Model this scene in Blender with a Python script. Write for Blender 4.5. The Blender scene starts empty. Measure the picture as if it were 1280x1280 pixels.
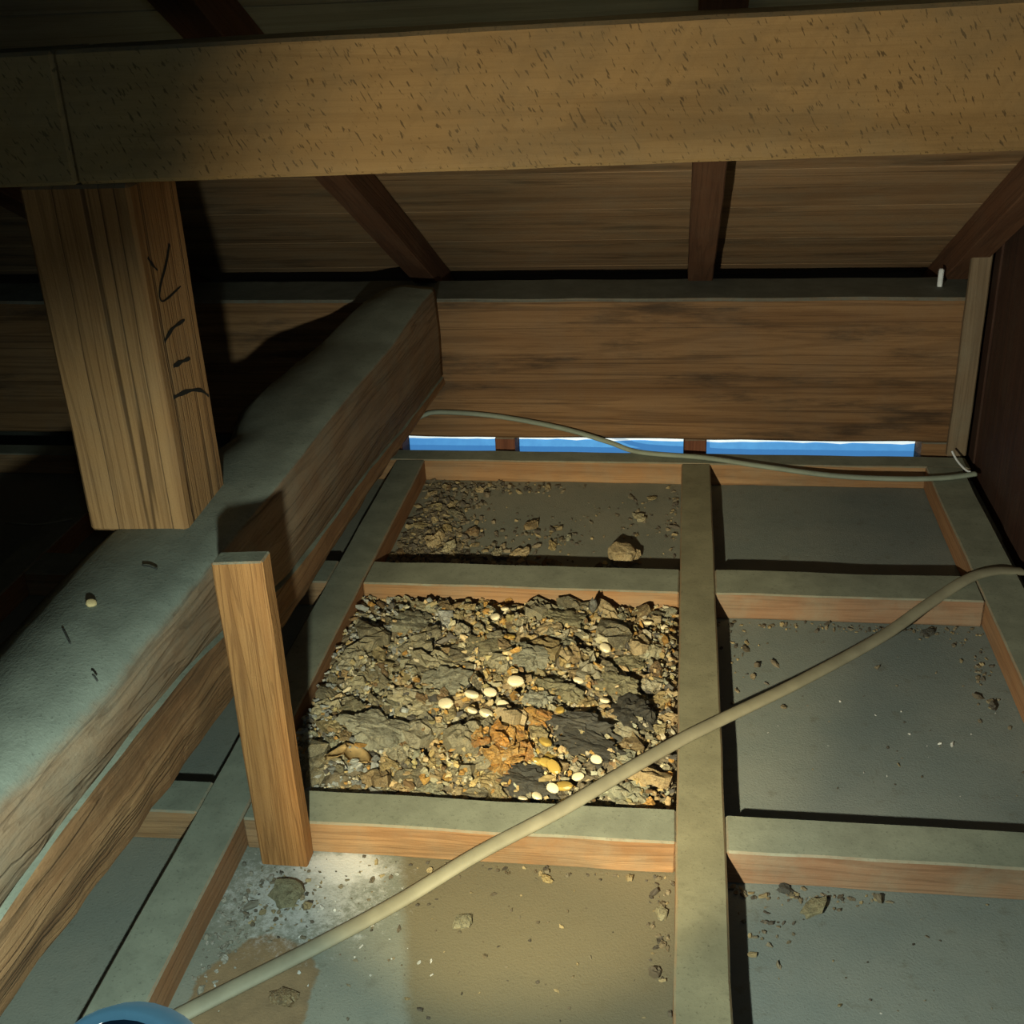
import bpy, bmesh, math, random
from mathutils import Vector, Matrix, Euler, noise
import numpy as np

random.seed(7)
rng = np.random.default_rng(7)
SC = bpy.context.scene
COL = SC.collection

# ------------------------------------------------------------------ camera
def look_matrix(yaw, pitch, roll, loc):
    y, p, r = (math.radians(a) for a in (yaw, pitch, roll))
    f = Vector((-math.sin(y)*math.cos(p), math.cos(y)*math.cos(p), -math.sin(p)))
    rt = Vector((math.cos(y), math.sin(y), 0)); up = rt.cross(f)
    r2 = rt*math.cos(r)+up*math.sin(r); u2 = -rt*math.sin(r)+up*math.cos(r)
    m = Matrix((r2, u2, -f)).transposed().to_4x4(); m.translation = loc
    return m
cam_d = bpy.data.cameras.new('camera'); cam = bpy.data.objects.new('camera', cam_d); COL.objects.link(cam)
cam_d.sensor_width = 36; cam_d.lens = 36*1480/1280; cam_d.clip_start = .01
cam.matrix_world = look_matrix(8.8, 25.35, -2.6, (0, 0, .756))
SC.camera = cam

# ------------------------------------------------------------------ world: a closed, dark attic
W = bpy.data.worlds.new('attic_dark'); SC.world = W; W.use_nodes = True
W.node_tree.nodes['Background'].inputs[0].default_value = (.35, .5, .6, 1)
W.node_tree.nodes['Background'].inputs[1].default_value = .012

# ------------------------------------------------------------------ the torch held low on the left, and an added fill
TORCH = Vector((-.1615, .2315, .4435))
def spot(name, aim, half, blend, power, colr, radius=.008):
    d = bpy.data.lights.new(name, 'SPOT'); o = bpy.data.objects.new(name, d); COL.objects.link(o)
    d.spot_size = math.radians(half*2); d.spot_blend = blend; d.energy = power; d.color = colr; d.shadow_soft_size = radius
    a = Vector(aim); o.rotation_euler = a.to_track_quat('-Z', 'Y').to_euler()
    o.location = TORCH + Vector((.10, .80, -.36)).normalized()*.012
    return o
spot('torch_hot_beam', (.03, .75, -.425), 19.5, .6, 28.0, (1, .78, .38))
spot('torch_far_beam', (.33, 1.3, -.36), 25, .45, 16.0, (1, .85, .58))
spot('torch_spill_beam', (.33, .80, -.06), 47, .45, 9.2, (1, .79, .48))
spot('torch_wide_glow', (.08, .61, -.57), 60, .5, 15.5, (.79, 1.0, .91))
fill_d = bpy.data.lights.new('camera_fill', 'POINT'); fill_o = bpy.data.objects.new('camera_fill', fill_d); COL.objects.link(fill_o)
fill_d.energy = 1.2; fill_d.color = (.75, .95, 1.0); fill_d.shadow_soft_size = .012; fill_o.location = (.03, -.03, .80)   # added weak fill at the camera to lift shadows, no lamp seen there

vs = SC.view_settings
vs.view_transform = 'Standard'; vs.look = 'None'; vs.exposure = 0.0; vs.gamma = 1; vs.use_curve_mapping = False

# ------------------------------------------------------------------ material helpers
class NT:
    def __init__(s, name):
        s.m = bpy.data.materials.new(name); s.m.use_nodes = True
        s.t = s.m.node_tree; s.b = s.t.nodes['Principled BSDF']
    def n(s, kind, **kw):
        nd = s.t.nodes.new(kind)
        for k, v in kw.items():
            if k.startswith('i_'):
                nd.inputs[k[2:].replace('_', ' ')].default_value = v
            else: setattr(nd, k, v)
        return nd
    def l(s, a, b): s.t.links.new(a, b)
    def math(s, op, a, b=None, c=None, clamp=False):
        nd = s.n('ShaderNodeMath', operation=op, use_clamp=clamp)
        for i, v in enumerate((a, b, c)):
            if v is None: continue
            if isinstance(v, (int, float)): nd.inputs[i].default_value = v
            else: s.l(v, nd.inputs[i])
        return nd.outputs[0]
    def mix(s, f, a, b, blend='MIX'):
        nd = s.n('ShaderNodeMix', data_type='RGBA', blend_type=blend)
        for sock, v in ((nd.inputs[0], f), (nd.inputs[6], a), (nd.inputs[7], b)):
            if isinstance(v, (int, float)): sock.default_value = v
            elif isinstance(v, tuple): sock.default_value = (*v[:3], 1)
            else: s.l(v, sock)
        return nd.outputs[2]
    def ramp(s, f, lo, hi, smooth=True):
        nd = s.n('ShaderNodeMapRange', interpolation_type='SMOOTHSTEP' if smooth else 'LINEAR')
        s.l(f, nd.inputs[0]); nd.inputs[1].default_value = lo; nd.inputs[2].default_value = hi
        return nd.outputs[0]
    def noise(s, vec, scale, detail=4, rough=.55, dist=0):
        nd = s.n('ShaderNodeTexNoise'); nd.inputs['Scale'].default_value = scale
        nd.inputs['Detail'].default_value = detail; nd.inputs['Roughness'].default_value = rough
        nd.inputs['Distortion'].default_value = dist
        s.l(vec, nd.inputs['Vector']); return nd.outputs['Fac']
    def mapping(s, vec, scale=(1, 1, 1), rot=(0, 0, 0), loc=(0, 0, 0)):
        nd = s.n('ShaderNodeMapping'); nd.inputs['Scale'].default_value = scale
        nd.inputs['Rotation'].default_value = rot; nd.inputs['Location'].default_value = loc
        s.l(vec, nd.inputs['Vector']); return nd.outputs[0]

DUST = (.228, .245, .188)

def wood(name, c_dark, c_mid, c_light, axis='x', dust=1.0, side_dust=.12, ring=55, grain=1.0, bump=.25,
         ticks=False, cracks=0.0, stains=0.0, rough=.75, dust_col=DUST, dust_edge=(.45, .85)):
    t = NT(name)
    tc = t.n('ShaderNodeTexCoord').outputs['Object']
    oi = t.n('ShaderNodeObjectInfo').outputs['Random']
    off = t.n('ShaderNodeCombineXYZ'); t.l(t.math('MULTIPLY', oi, 7.3), off.inputs[0]); t.l(t.math('MULTIPLY', oi, 3.1), off.inputs[1]); t.l(t.math('MULTIPLY', oi, 5.7), off.inputs[2])
    add = t.n('ShaderNodeVectorMath', operation='ADD'); t.l(tc, add.inputs[0]); t.l(off.outputs[0], add.inputs[1])
    vec = add.outputs[0]
    long = {'x': (.035, 1, 1), 'y': (1, .035, 1), 'z': (1, 1, .035)}[axis]
    vlong = t.mapping(vec, long)
    vfine = t.mapping(vec, tuple(.02 if v < 1 else 1 for v in long))
    g1 = t.noise(vlong, ring, 5, .6, .3)
    g2 = t.noise(vfine, 520, 4, .65)
    g3 = t.noise(vlong, ring*.35, 3, .5, .5)
    # year-ring lines
    bands = t.math('SINE', t.math('MULTIPLY', g3, 90))
    lines = t.ramp(bands, .35, .95)
    c = t.mix(t.ramp(g1, .3, .72), c_dark, c_light)
    c = t.mix(.55, c, c_mid)
    c = t.mix(t.math('MULTIPLY', lines, .26*grain), c, tuple(v*.55 for v in c_dark))
    c = t.mix(t.math('MULTIPLY', t.ramp(g2, .48, .72), .55*grain), c, tuple(v*.8 for v in c_dark))
    fz = t.noise(vec, 900, 2, .6)
    c = t.mix(t.math('MULTIPLY', t.ramp(fz, .5, .8), .3), c, c_dark)
    height = t.math('ADD', t.math('MULTIPLY', g2, .5), t.math('MULTIPLY', lines, -.5))
    if cracks:
        cn = t.noise(t.mapping(vec, tuple(.012 if v < 1 else 1 for v in long)), 38, 2, .5)
        ck = t.math('SUBTRACT', 1, t.ramp(t.math('ABSOLUTE', t.math('SUBTRACT', cn, .5)), .004, .022))
        c = t.mix(t.math('MULTIPLY', ck, cracks), c, tuple(v*.3 for v in c_dark))
        height = t.math('SUBTRACT', height, t.math('MULTIPLY', ck, 1.5))
    if stains:
        sn = t.noise(t.mapping(vec, tuple(.16 if v < 1 else 1 for v in long)), 26, 6, .65)
        c = t.mix(t.math('MULTIPLY', t.ramp(sn, .5, .68), stains), c, (.028, .017, .010))
    if ticks:
        # short slanting saw nicks
        vt = t.mapping(t.mapping(vec, (1, 1, 1), (0, math.radians(30), 0)), (1.0, 1.0, .26))
        tk = t.noise(vt, 430, 2, .5)
        tm = t.ramp(tk, .60, .68)
        c = t.mix(t.math('MULTIPLY', tm, .7), c, (.05, .035, .018))
        saw = t.math('SINE', t.math('MULTIPLY', t.noise(t.mapping(t.mapping(vec, (1, 1, 1), (0, math.radians(-35), 0)), (1, 1, .1)), 30, 2), 34))
        c = t.mix(t.math('MULTIPLY', t.ramp(saw, .2, 1), .18), c, c_dark)
        height = t.math('SUBTRACT', height, tm)
    # settled dust: lies on faces that look up, thin film on the rest
    geo = t.n('ShaderNodeNewGeometry')
    sep = t.n('ShaderNodeSeparateXYZ'); t.l(geo.outputs['True Normal' if False else 'Normal'], sep.inputs[0])
    dn = t.noise(vec, 60, 5, .6)
    up = t.math('ADD', sep.outputs[2], t.math('MULTIPLY', t.math('SUBTRACT', dn, .5), .35))
    dm = t.math('MULTIPLY', t.ramp(up, *dust_edge), dust)
    sd = t.math('MULTIPLY', t.ramp(t.noise(vec, 17, 5, .65), .35, .75), side_dust)
    dm = t.math('MAXIMUM', dm, sd)
    speck = t.noise(vec, 330, 3, .7)
    dc = t.mix(t.ramp(t.noise(vec, 24, 5, .6), .3, .7), tuple(v*.86 for v in dust_col), tuple(v*1.13 for v in dust_col))
    dc = t.mix(t.math('MULTIPLY', t.ramp(t.noise(vec, 75, 5, .7), .52, .72), .35), dc, tuple(v*.55 for v in dust_col))
    dc = t.mix(t.math('MULTIPLY', t.ramp(speck, .58, .72), .65), dc, tuple(v*.4 for v in dust_col))
    c = t.mix(dm, c, dc)
    t.l(c, t.b.inputs['Base Color']); t.b.inputs['Roughness'].default_value = rough
    t.b.inputs['Specular IOR Level'].default_value = .25
    bp = t.n('ShaderNodeBump'); bp.inputs['Strength'].default_value = bump; bp.inputs['Distance'].default_value = .002
    h2 = t.math('ADD', t.math('MULTIPLY', height, t.math('SUBTRACT', 1, t.math('MULTIPLY', dm, .97))), t.math('MULTIPLY', speck, .55))
    t.l(h2, bp.inputs['Height']); t.l(bp.outputs[0], t.b.inputs['Normal'])
    return t.m

def plain(name, col, rough=.6, spec=.3, emit=None, estr=0, var=.15, scale=60):
    t = NT(name)
    tc = t.n('ShaderNodeTexCoord').outputs['Object']
    f = t.noise(tc, scale, 4)
    t.l(t.mix(t.ramp(f, .3, .7), tuple(v*(1-var) for v in col), tuple(min(1, v*(1+var)) for v in col)), t.b.inputs['Base Color'])
    t.b.inputs['Roughness'].default_value = rough; t.b.inputs['Specular IOR Level'].default_value = spec
    if emit:
        t.b.inputs['Emission Color'].default_value = (*emit, 1); t.b.inputs['Emission Strength'].default_value = estr
    return t.m

def flake_mat(name, cols, rough=.85, spec=.25, bump=.9, mottle=.45):
    """colour picked by each object's random number, mottled inside"""
    t = NT(name)
    tc = t.n('ShaderNodeTexCoord').outputs['Object']
    oi = t.n('ShaderNodeObjectInfo').outputs['Random']
    cr = t.n('ShaderNodeValToRGB'); cr.color_ramp.interpolation = 'CONSTANT'
    els = cr.color_ramp.elements
    while len(els) < len(cols): els.new(0)
    for i, c in enumerate(cols):
        els[i].position = i/len(cols); els[i].color = (*c, 1)
    t.l(oi, cr.inputs[0])
    gp = t.n('ShaderNodeNewGeometry').outputs['Position']
    f = t.noise(gp, 190, 5, .75); f2 = t.noise(gp, 620, 4, .75); f3 = t.noise(gp, 85, 4, .7)
    c = t.mix(t.math('MULTIPLY', t.ramp(f3, .46, .66), mottle), cr.outputs[0], (.36, .29, .15))
    c = t.mix(t.math('MULTIPLY', t.ramp(f, .48, .66), .6), c, (.06, .05, .034))
    c = t.mix(t.math('MULTIPLY', t.ramp(f2, .52, .66), .55*min(1, mottle*2)), c, (.46, .41, .28))
    c = t.mix(t.math('MULTIPLY', t.ramp(f2, .48, .34), .5), c, (.07, .06, .04))
    t.l(c, t.b.inputs['Base Color']); t.b.inputs['Roughness'].default_value = rough
    t.b.inputs['Specular IOR Level'].default_value = spec
    bp = t.n('ShaderNodeBump'); bp.inputs['Strength'].default_value = bump; bp.inputs['Distance'].default_value = .003
    t.l(t.math('ADD', f, t.math('MULTIPLY', f2, .5)), bp.inputs['Height']); t.l(bp.outputs[0], t.b.inputs['Normal'])
    return t.m

def panel_mat(name, tone=(1, 1, 1), tan=False):
    """dusty thin ceiling panel seen from above, with a brown soaked patch and white powder by the stub post"""
    t = NT(name)
    gp = t.n('ShaderNodeNewGeometry').outputs['Position']
    big = t.noise(gp, 6, 5, .6); mid = t.noise(gp, 45, 5, .65); fine = t.noise(gp, 420, 3, .7)
    c = t.mix(t.ramp(big, .3, .7), tuple(a*b for a, b in zip((.19, .205, .172), tone)), tuple(a*b for a, b in zip((.245, .245, .195), tone)))
    c = t.mix(t.math('MULTIPLY', t.ramp(mid, .56, .72), .45), c, (.12, .115, .085))
    c = t.mix(t.math('MULTIPLY', t.ramp(fine, .60, .72), .5), c, (.07, .066, .05))
    sep = t.n('ShaderNodeSeparateXYZ'); t.l(gp, sep.inputs[0])
    X, Y = sep.outputs[0], sep.outputs[1]
    if tan:      # torch beam's warm edge painted in: tan right of a soft straight line
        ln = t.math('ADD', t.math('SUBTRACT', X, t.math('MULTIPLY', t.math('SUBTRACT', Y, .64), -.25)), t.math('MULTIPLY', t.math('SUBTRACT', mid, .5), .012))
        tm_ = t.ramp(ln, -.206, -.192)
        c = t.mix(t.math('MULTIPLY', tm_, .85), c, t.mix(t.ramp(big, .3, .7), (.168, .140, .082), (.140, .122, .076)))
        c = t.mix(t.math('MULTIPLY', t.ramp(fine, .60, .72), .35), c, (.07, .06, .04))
    wob = t.math('MULTIPLY', t.math('SUBTRACT', t.noise(gp, 28, 4, .6), .5), .5)
    def ell(cx, cy, rx, ry):
        a = t.math('DIVIDE', t.math('SUBTRACT', X, cx), rx); b = t.math('DIVIDE', t.math('SUBTRACT', Y, cy), ry)
        return t.math('SQRT', t.math('ADD', t.math('MULTIPLY', a, a), t.math('MULTIPLY', b, b)))
    st = t.math('ADD', ell(-.333, .655, .052, .074), wob)
    sm = t.math('SUBTRACT', 1, t.ramp(st, .93, 1.0))
    sc = t.mix(t.ramp(mid, .35, .7), (.26, .17, .085), (.20, .13, .065))
    rim = t.math('MULTIPLY', t.ramp(st, .80, .95), .25)
    sc = t.mix(rim, sc, (.13, .08, .04))
    c = t.mix(t.math('MULTIPLY', sm, .85), c, sc)
    pw = t.math('ADD', ell(-.300, .812, .052, .030), t.math('MULTIPLY', t.math('SUBTRACT', t.noise(gp, 55, 6, .8), .5), 1.6))
    pm = t.math('SUBTRACT', 1, t.ramp(pw, .35, 1.15))
    pw2 = t.math('ADD', ell(-.325, .775, .075, .06), t.math('MULTIPLY', t.math('SUBTRACT', t.noise(gp, 120, 6, .85), .5), 4))
    pm2 = t.math('MULTIPLY', t.math('SUBTRACT', 1, t.ramp(pw2, .1, 1.2)), .6)
    c = t.mix(t.math('MAXIMUM', pm, pm2), c, (.62, .63, .62))
    t.l(c, t.b.inputs['Base Color']); t.b.inputs['Roughness'].default_value = .85; t.b.inputs['Specular IOR Level'].default_value = .2
    bp = t.n('ShaderNodeBump'); bp.inputs['Strength'].default_value = .35; bp.inputs['Distance'].default_value = .002
    t.l(t.math('ADD', fine, t.math('MULTIPLY', mid, .8)), bp.inputs['Height']); t.l(bp.outputs[0], t.b.inputs['Normal'])
    return t.m

M = {}
M['panel'] = panel_mat('dusty_ceiling_panel')
M['panel_tan'] = panel_mat('dusty_ceiling_panel_warm_lit', (1, 1, 1), True)
M['panel_cool'] = panel_mat('dusty_ceiling_panel_grey', (.86, .95, 1.08))
M['joist_x'] = wood('joist_wood_cross', (.22, .11, .05), (.36, .20, .09), (.46, .28, .14), 'x', 1, .30, stains=.35)
M['joist_dull'] = wood('joist_wood_dusty', (.17, .09, .05), (.25, .145, .085), (.32, .20, .12), 'x', 1, .45, stains=.3)
M['rail_tan'] = wood('rail_wood_tan_dust', (.22, .10, .045), (.33, .17, .08), (.42, .23, .11), 'y', 1, .15, dust_col=(.225, .215, .14))
M['joist_y'] = wood('joist_wood_long', (.22, .10, .045), (.33, .17, .08), (.42, .23, .11), 'y', 1, .15)
M['post'] = wood('post_wood', (.27, .125, .045), (.44, .222, .085), (.53, .29, .12), 'z', .9, .10, ring=40, grain=1.1, bump=.4, cracks=.75)
M['stub'] = wood('stub_wood', (.24, .10, .032), (.40, .19, .06), (.47, .24, .09), 'z', 1, .04, ring=150, grain=1.3, bump=.5)
M['log'] = wood('log_wood', (.15, .085, .045), (.27, .17, .10), (.36, .25, .15), 'y', 1, .30, ring=60, dust_edge=(.35, .8), dust_col=(.235, .252, .20), bump=.5, cracks=.3)
M['log_low'] = wood('log_lower_wood', (.16, .075, .03), (.27, .135, .06), (.40, .25, .12), 'y', 1, .05, ring=60, bump=.5, cracks=.4, stains=.4)
M['purlin'] = wood('purlin_wood', (.27, .18, .08), (.42, .285, .13), (.49, .345, .17), 'x', 1, .32, ring=26, grain=.45, ticks=True, dust_col=(.22, .20, .14), stains=.25)
M['plate'] = wood('wall_plate_wood', (.11, .049, .019), (.235, .125, .052), (.33, .19, .09), 'x', .95, .10, ring=34, stains=.75, cracks=.35, dust_col=(.17, .19, .165))
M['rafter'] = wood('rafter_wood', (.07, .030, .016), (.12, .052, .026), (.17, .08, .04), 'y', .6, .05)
M['roof'] = wood('roof_board_wood', (.17, .093, .046), (.31, .185, .092), (.41, .255, .135), 'x', .2, .18, ring=22, stains=.5)
M['roof_pale'] = wood('roof_board_pale', (.26, .235, .17), (.36, .33, .24), (.44, .41, .31), 'x', .2, .3, ring=22, stains=.2)
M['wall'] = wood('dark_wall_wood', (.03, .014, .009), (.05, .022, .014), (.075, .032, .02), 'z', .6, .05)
M['trim'] = wood('trim_wood', (.13, .09, .055), (.20, .14, .085), (.26, .19, .12), 'z', .8, .25)
M['block'] = wood('block_wood', (.10, .035, .02), (.16, .06, .032), (.22, .09, .05), 'z', .6, .0)
M['cable'] = plain('cable_sheath', (.27, .255, .18), .6, .3, var=.12, scale=35)
M['cable_back'] = plain('cable_sheath_dusty', (.26, .30, .24), .75, .2, var=.12, scale=35)
M['ink'] = plain('black_ink', (.022, .02, .016), .7, .2)
M['blue_sheet'] = plain('daylit_blue_sheet', (.08, .30, .62), .6, .2, (.07, .27, .62), .75)
M['white_edge'] = plain('daylit_white_edge', (.7, .75, .75), .6, .2, (.75, .9, .95), .75)
M['white'] = plain('glint_white', (.75, .78, .8), .45, .4)
M['torch_blue'] = plain('translucent_blue_plastic', (.20, .46, .62), .35, .4, (.10, .30, .42), .30)
M['torch_dark'] = plain('dark_plastic', (.02, .04, .07), .4, .5)
M['torch_lens'] = plain('torch_lens', (.9, .9, .8), .2, .5, (1, .9, .7), 2.0)
GREY = [(.36, .335, .22), (.26, .24, .16), (.42, .385, .25), (.30, .305, .22), (.18, .165, .11), (.39, .365, .26)]
BROWN = [(.36, .275, .125), (.25, .18, .09), (.42, .31, .16), (.30, .25, .13), (.20, .13, .065), (.46, .36, .20)]
M['flake_grey'] = flake_mat('grey_dried_flake', GREY)
M['flake_brown'] = flake_mat('brown_dried_flake', BROWN)
M['flake_dark'] = flake_mat('charcoal_lump', [(.065, .066, .058), (.08, .08, .07), (.055, .055, .048)], mottle=.06)
M['flake_slate'] = flake_mat('slate_lump', [(.30, .30, .23), (.27, .27, .20)], mottle=.2)
M['flake_olive'] = flake_mat('olive_lump', [(.23, .215, .13), (.26, .245, .16)], mottle=.25)
M['flake_orange'] = flake_mat('orange_crumb', [(.50, .24, .05), (.42, .20, .05), (.56, .31, .08), (.46, .26, .07)])
M['flake_pale'] = flake_mat('pale_fluff', [(.50, .52, .48), (.44, .46, .43)])
M['seed'] = plain('pale_seed', (.86, .76, .50), .35, .5, var=.12, scale=200)
M['seed_gold'] = plain('golden_seed', (.48, .33, .08), .3, .5, var=.2, scale=200)
M['leaf'] = plain('tan_leaf', (.55, .41, .20), .7, .2, var=.2, scale=90)

def crumb_mat():
    t = NT('crumb_mix')
    at = t.n('ShaderNodeAttribute', attribute_name='Col')
    t.l(at.outputs['Color'], t.b.inputs['Base Color']); t.b.inputs['Roughness'].default_value = .85
    t.b.inputs['Specular IOR Level'].default_value = .2
    return t.m
M['crumb'] = crumb_mat()
def bed_mat():
    t = NT('debris_bed')
    gp = t.n('ShaderNodeNewGeometry').outputs['Position']
    v = t.n('ShaderNodeTexVoronoi'); v.inputs['Scale'].default_value = 130; t.l(gp, v.inputs['Vector'])
    c = t.mix(t.ramp(t.noise(gp, 40, 5, .7), .3, .7), (.10, .085, .055), (.22, .19, .13))
    c = t.mix(.4, c, t.mix(v.outputs['Distance'], (.3, .25, .16), (.05, .04, .03)))
    t.l(c, t.b.inputs['Base Color']); t.b.inputs['Roughness'].default_value = .9; t.b.inputs['Specular IOR Level'].default_value = .15
    bp = t.n('ShaderNodeBump'); bp.inputs['Strength'].default_value = .8; bp.inputs['Distance'].default_value = .004
    t.l(t.math('ADD', t.noise(gp, 260, 4, .7), v.outputs['Distance']), bp.inputs['Height']); t.l(bp.outputs[0], t.b.inputs['Normal'])
    return t.m
M['bed'] = bed_mat()

# ------------------------------------------------------------------ object helpers
def tag(o, label=None, cat=None, group=None, kind=None):
    if label: o['label'] = label
    if cat: o['category'] = cat
    if group: o['group'] = group
    if kind: o['kind'] = kind
    return o
def link(name, me, mat, parent=None, loc=None):
    o = bpy.data.objects.new(name, me); COL.objects.link(o)
    if mat and not me.materials: me.materials.append(mat)
    if loc is not None: o.location = loc
    if parent: o.parent = parent
    return o
def from_bm(name, bm, mat, parent=None, loc=None, smooth=False):
    me = bpy.data.meshes.new(name); bm.normal_update(); bm.to_mesh(me); bm.free()
    if smooth:
        for p in me.polygons: p.use_smooth = True
    return link(name, me, mat, parent, loc)
def empty(name, loc=(0, 0, 0)):
    o = bpy.data.objects.new(name, None); COL.objects.link(o); o.location = loc; o.empty_display_size = .02
    return o
def box_bm(x0, x1, y0, y1, z0, z1, bevel=.0015, seg=0, axis='x', wob=0.0, seed=0):
    bm = bmesh.new()
    bmesh.ops.create_cube(bm, size=1)
    for v in bm.verts:
        v.co = Vector((x0+(v.co.x+.5)*(x1-x0), y0+(v.co.y+.5)*(y1-y0), z0+(v.co.z+.5)*(z1-z0)))
    if seg:
        ai = 'xyz'.index(axis)
        es = [e for e in bm.edges if abs((e.verts[0].co-e.verts[1].co)[ai]) > 1e-5]
        bmesh.ops.subdivide_edges(bm, edges=es, cuts=seg, use_grid_fill=True)
    if bevel:
        es = [e for e in bm.edges if len(e.link_faces) == 2 and e.calc_face_angle(0) > .5]
        bmesh.ops.bevel(bm, geom=es, offset=bevel, segments=1, affect='EDGES', profile=.5)
    if wob:
        for v in bm.verts:
            p = v.co*14+Vector((seed*3.1, seed*1.7, 0))
            v.co += Vector((noise.noise(p), noise.noise(p+Vector((9, 0, 0))), noise.noise(p+Vector((0, 9, 0)))))*wob
    return bm
_seed = [0]
def timber(name, x0, x1, y0, y1, z0, z1, mat, axis='x', parent=None, bevel=.0018, seg=14, wob=.0012):
    _seed[0] += 1
    c = Vector(((x0+x1)/2, (y0+y1)/2, z0))
    bm = box_bm(x0-c.x, x1-c.x, y0-c.y, y1-c.y, 0, z1-z0, bevel, seg, axis, wob, _seed[0])
    return from_bm(name, bm, mat, parent, c)

# ------------------------------------------------------------------ floor of the attic: thin ceiling panels seen from above
HR = .036
fl = from_bm('floor', box_bm(-1.75, .47, .15, 1.95, -.03, -.0065, 0), M['block']); tag(fl, kind='structure')
XS = [-1.75, -1.28, -.86, -.42, .0265, .392, .47]
YS = [.15, .42, .853, 1.314, 1.703, 1.95]
for i in range(len(XS)-1):
    for j in range(len(YS)-1):
        g = .0006
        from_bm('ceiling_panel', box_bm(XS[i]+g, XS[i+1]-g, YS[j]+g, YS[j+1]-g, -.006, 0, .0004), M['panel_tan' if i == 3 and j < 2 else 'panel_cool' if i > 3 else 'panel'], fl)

# long rails, running away from the camera
def rail(x0, x1, y0, y1, label):
    o = timber('ceiling_rail', x0, x1, y0, y1, 0, HR, M['rail_tan' if 0 < x0 < .1 else 'joist_y'], 'y', seg=30)
    return tag(o, label, 'joist', 'long ceiling rails')
rail(-.4425, -.3965, .2, 1.686, 'dusty ceiling rail beside the hewn log, passing under the stub post')
rail(.005, .0485, .2, 1.686, 'dusty central ceiling rail crossed by the grey cable')
rail(.3645, .4175, .2, 1.686, 'dusty ceiling rail along the dark right wall')
rail(-.905, -.86, .2, 1.686, 'ceiling rail in the dark space left of the log')

def joist(x0, x1, y0, y1, label):
    return tag(timber('cross_joist', x0, x1, y0, y1, 0, HR, M['joist_dull' if x0 > 0 else 'joist_x'], 'x'), label, 'joist', 'short cross joists')
joist(-.396, .0045, .830, .876, 'orange-faced cross joist nearest the camera, in front of the debris heap')
joist(.049, .364, .824, .873, 'dusty cross joist nearest the camera in the bare right column')
joist(-.8595, -.443, .834, .880, 'short cross joist under the log, left of the stub post')
joist(-.396, .0045, 1.284, 1.344, 'cross joist between the debris heap and the sparsely littered bay')
joist(.049, .364, 1.284, 1.346, 'cross joist behind the larger bare right bay')
joist(-.8595, -.443, 1.284, 1.344, 'cross joist in the dark behind the log')
o = timber('end_joist', -1.2, .43, 1.687, 1.727, 0, HR, M['joist_x'], 'x', seg=40)
tag(o, 'long dusty end joist running below the blue strips', 'joist')

# ------------------------------------------------------------------ back: wall plate on blocks, blue strips in the gap
PT = .278
o = timber('wall_plate', -1.7, .43, 1.742, 1.862, .052, PT, M['plate'], 'x', seg=50, wob=.0015, bevel=.004)
tag(o, 'broad brown wall plate timber with dark stains across the back', 'beam')
for x0, x1, lab in ((-.2925, -.2605, 'small brown block between the left and middle blue strips'), (.0085, .0435, 'small brown block between the middle and right blue strips'),
                    (.368, .43, 'dusty block at the right end of the right blue strip'), (-.60, -.446, 'block under the wall plate behind the log'), (-1.6, -1.45, 'block under the wall plate far left')):
    o = timber('support_block', x0, x1, 1.745, 1.85, 0, .0515, M['block'] if x0 < .3 else M['plate'], 'z', seg=0)
    tag(o, lab, 'block', 'blocks under the wall plate')
for x0, x1, lab in ((-.4445, -.2935, 'left, shortest blue strip under the wall plate'), (-.2595, .0075, 'middle blue strip under the wall plate between two blocks'),
                    (.0445, .367, 'right, longest blue strip under the wall plate')):
    r = empty('blue_strip', ((x0+x1)/2, 1.79, 0)); tag(r, lab, 'strip', 'blue strips under the wall plate')
    w = (x1-x0)/2
    from_bm('sheet', box_bm(-w, w, 0, .004, 0, .0315, .0005), M['blue_sheet'], r)
    bm = box_bm(-w, w, -.001, .004, .032, .046, .0005, 16, 'x')
    for v in bm.verts:
        if v.co.z < .036: v.co.z += .003*noise.noise(Vector((v.co.x*30, x0*9, 0)))-.001
    tag(from_bm('upper_edge', bm, M['white_edge'], r), 'white upper edge')

# ------------------------------------------------------------------ roof: rafters and boards sloping down to the back
SL = .525
ang = math.atan(SL)
def roof_z(y): return PT+.003+(1.84-y)*SL
def slope_box(name, x0, x1, ya, yb, h0, h1, mat, parent=None, seg=10, wob=.001, bevel=.0015):
    """box lying along the roof slope between plan positions ya<yb, h measured square to the slope"""
    L = (yb-ya)/math.cos(ang); _seed[0] += 1
    bm = box_bm(x0, x1, -L/2, L/2, h0, h1, bevel, seg, 'y' if x1-x0 < L else 'x', wob, _seed[0])
    cx = (x0+x1)/2
    for v in bm.verts: v.co.x -= cx
    o = from_bm(name, bm, mat, parent, (cx, (ya+yb)/2, roof_z((ya+yb)/2)))
    o.rotation_euler = (-ang, 0, 0)
    return o
for x, lab in ((.028, 'reddish rafter in the middle of the slope above the wall plate'), (-.41, 'slanting rafter meeting the end of the hewn log'),
               (.41, 'dark rafter in the corner above the right wall'), (-.86, 'dark rafter behind the big post'), (-1.3, 'rafter in the dark far left')):
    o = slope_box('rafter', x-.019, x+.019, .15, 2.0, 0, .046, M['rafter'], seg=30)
    tag(o, lab, 'rafter', 'sloping roof rafters')
ce = empty('ceiling', (0, 0, 0)); tag(ce, kind='structure')
step = .158; y = 2.06; k = 0
while y > .12:
    ya = y-step*math.cos(ang)
    slope_box('roof_board', -1.75, .47, ya+.0011, y-.0011, .0465+.0000*(k % 2), .060, M['roof'] if ya > 1.16 else M['roof_pale'], ce, seg=24, wob=.0004, bevel=0)
    y = ya; k += 1

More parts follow.
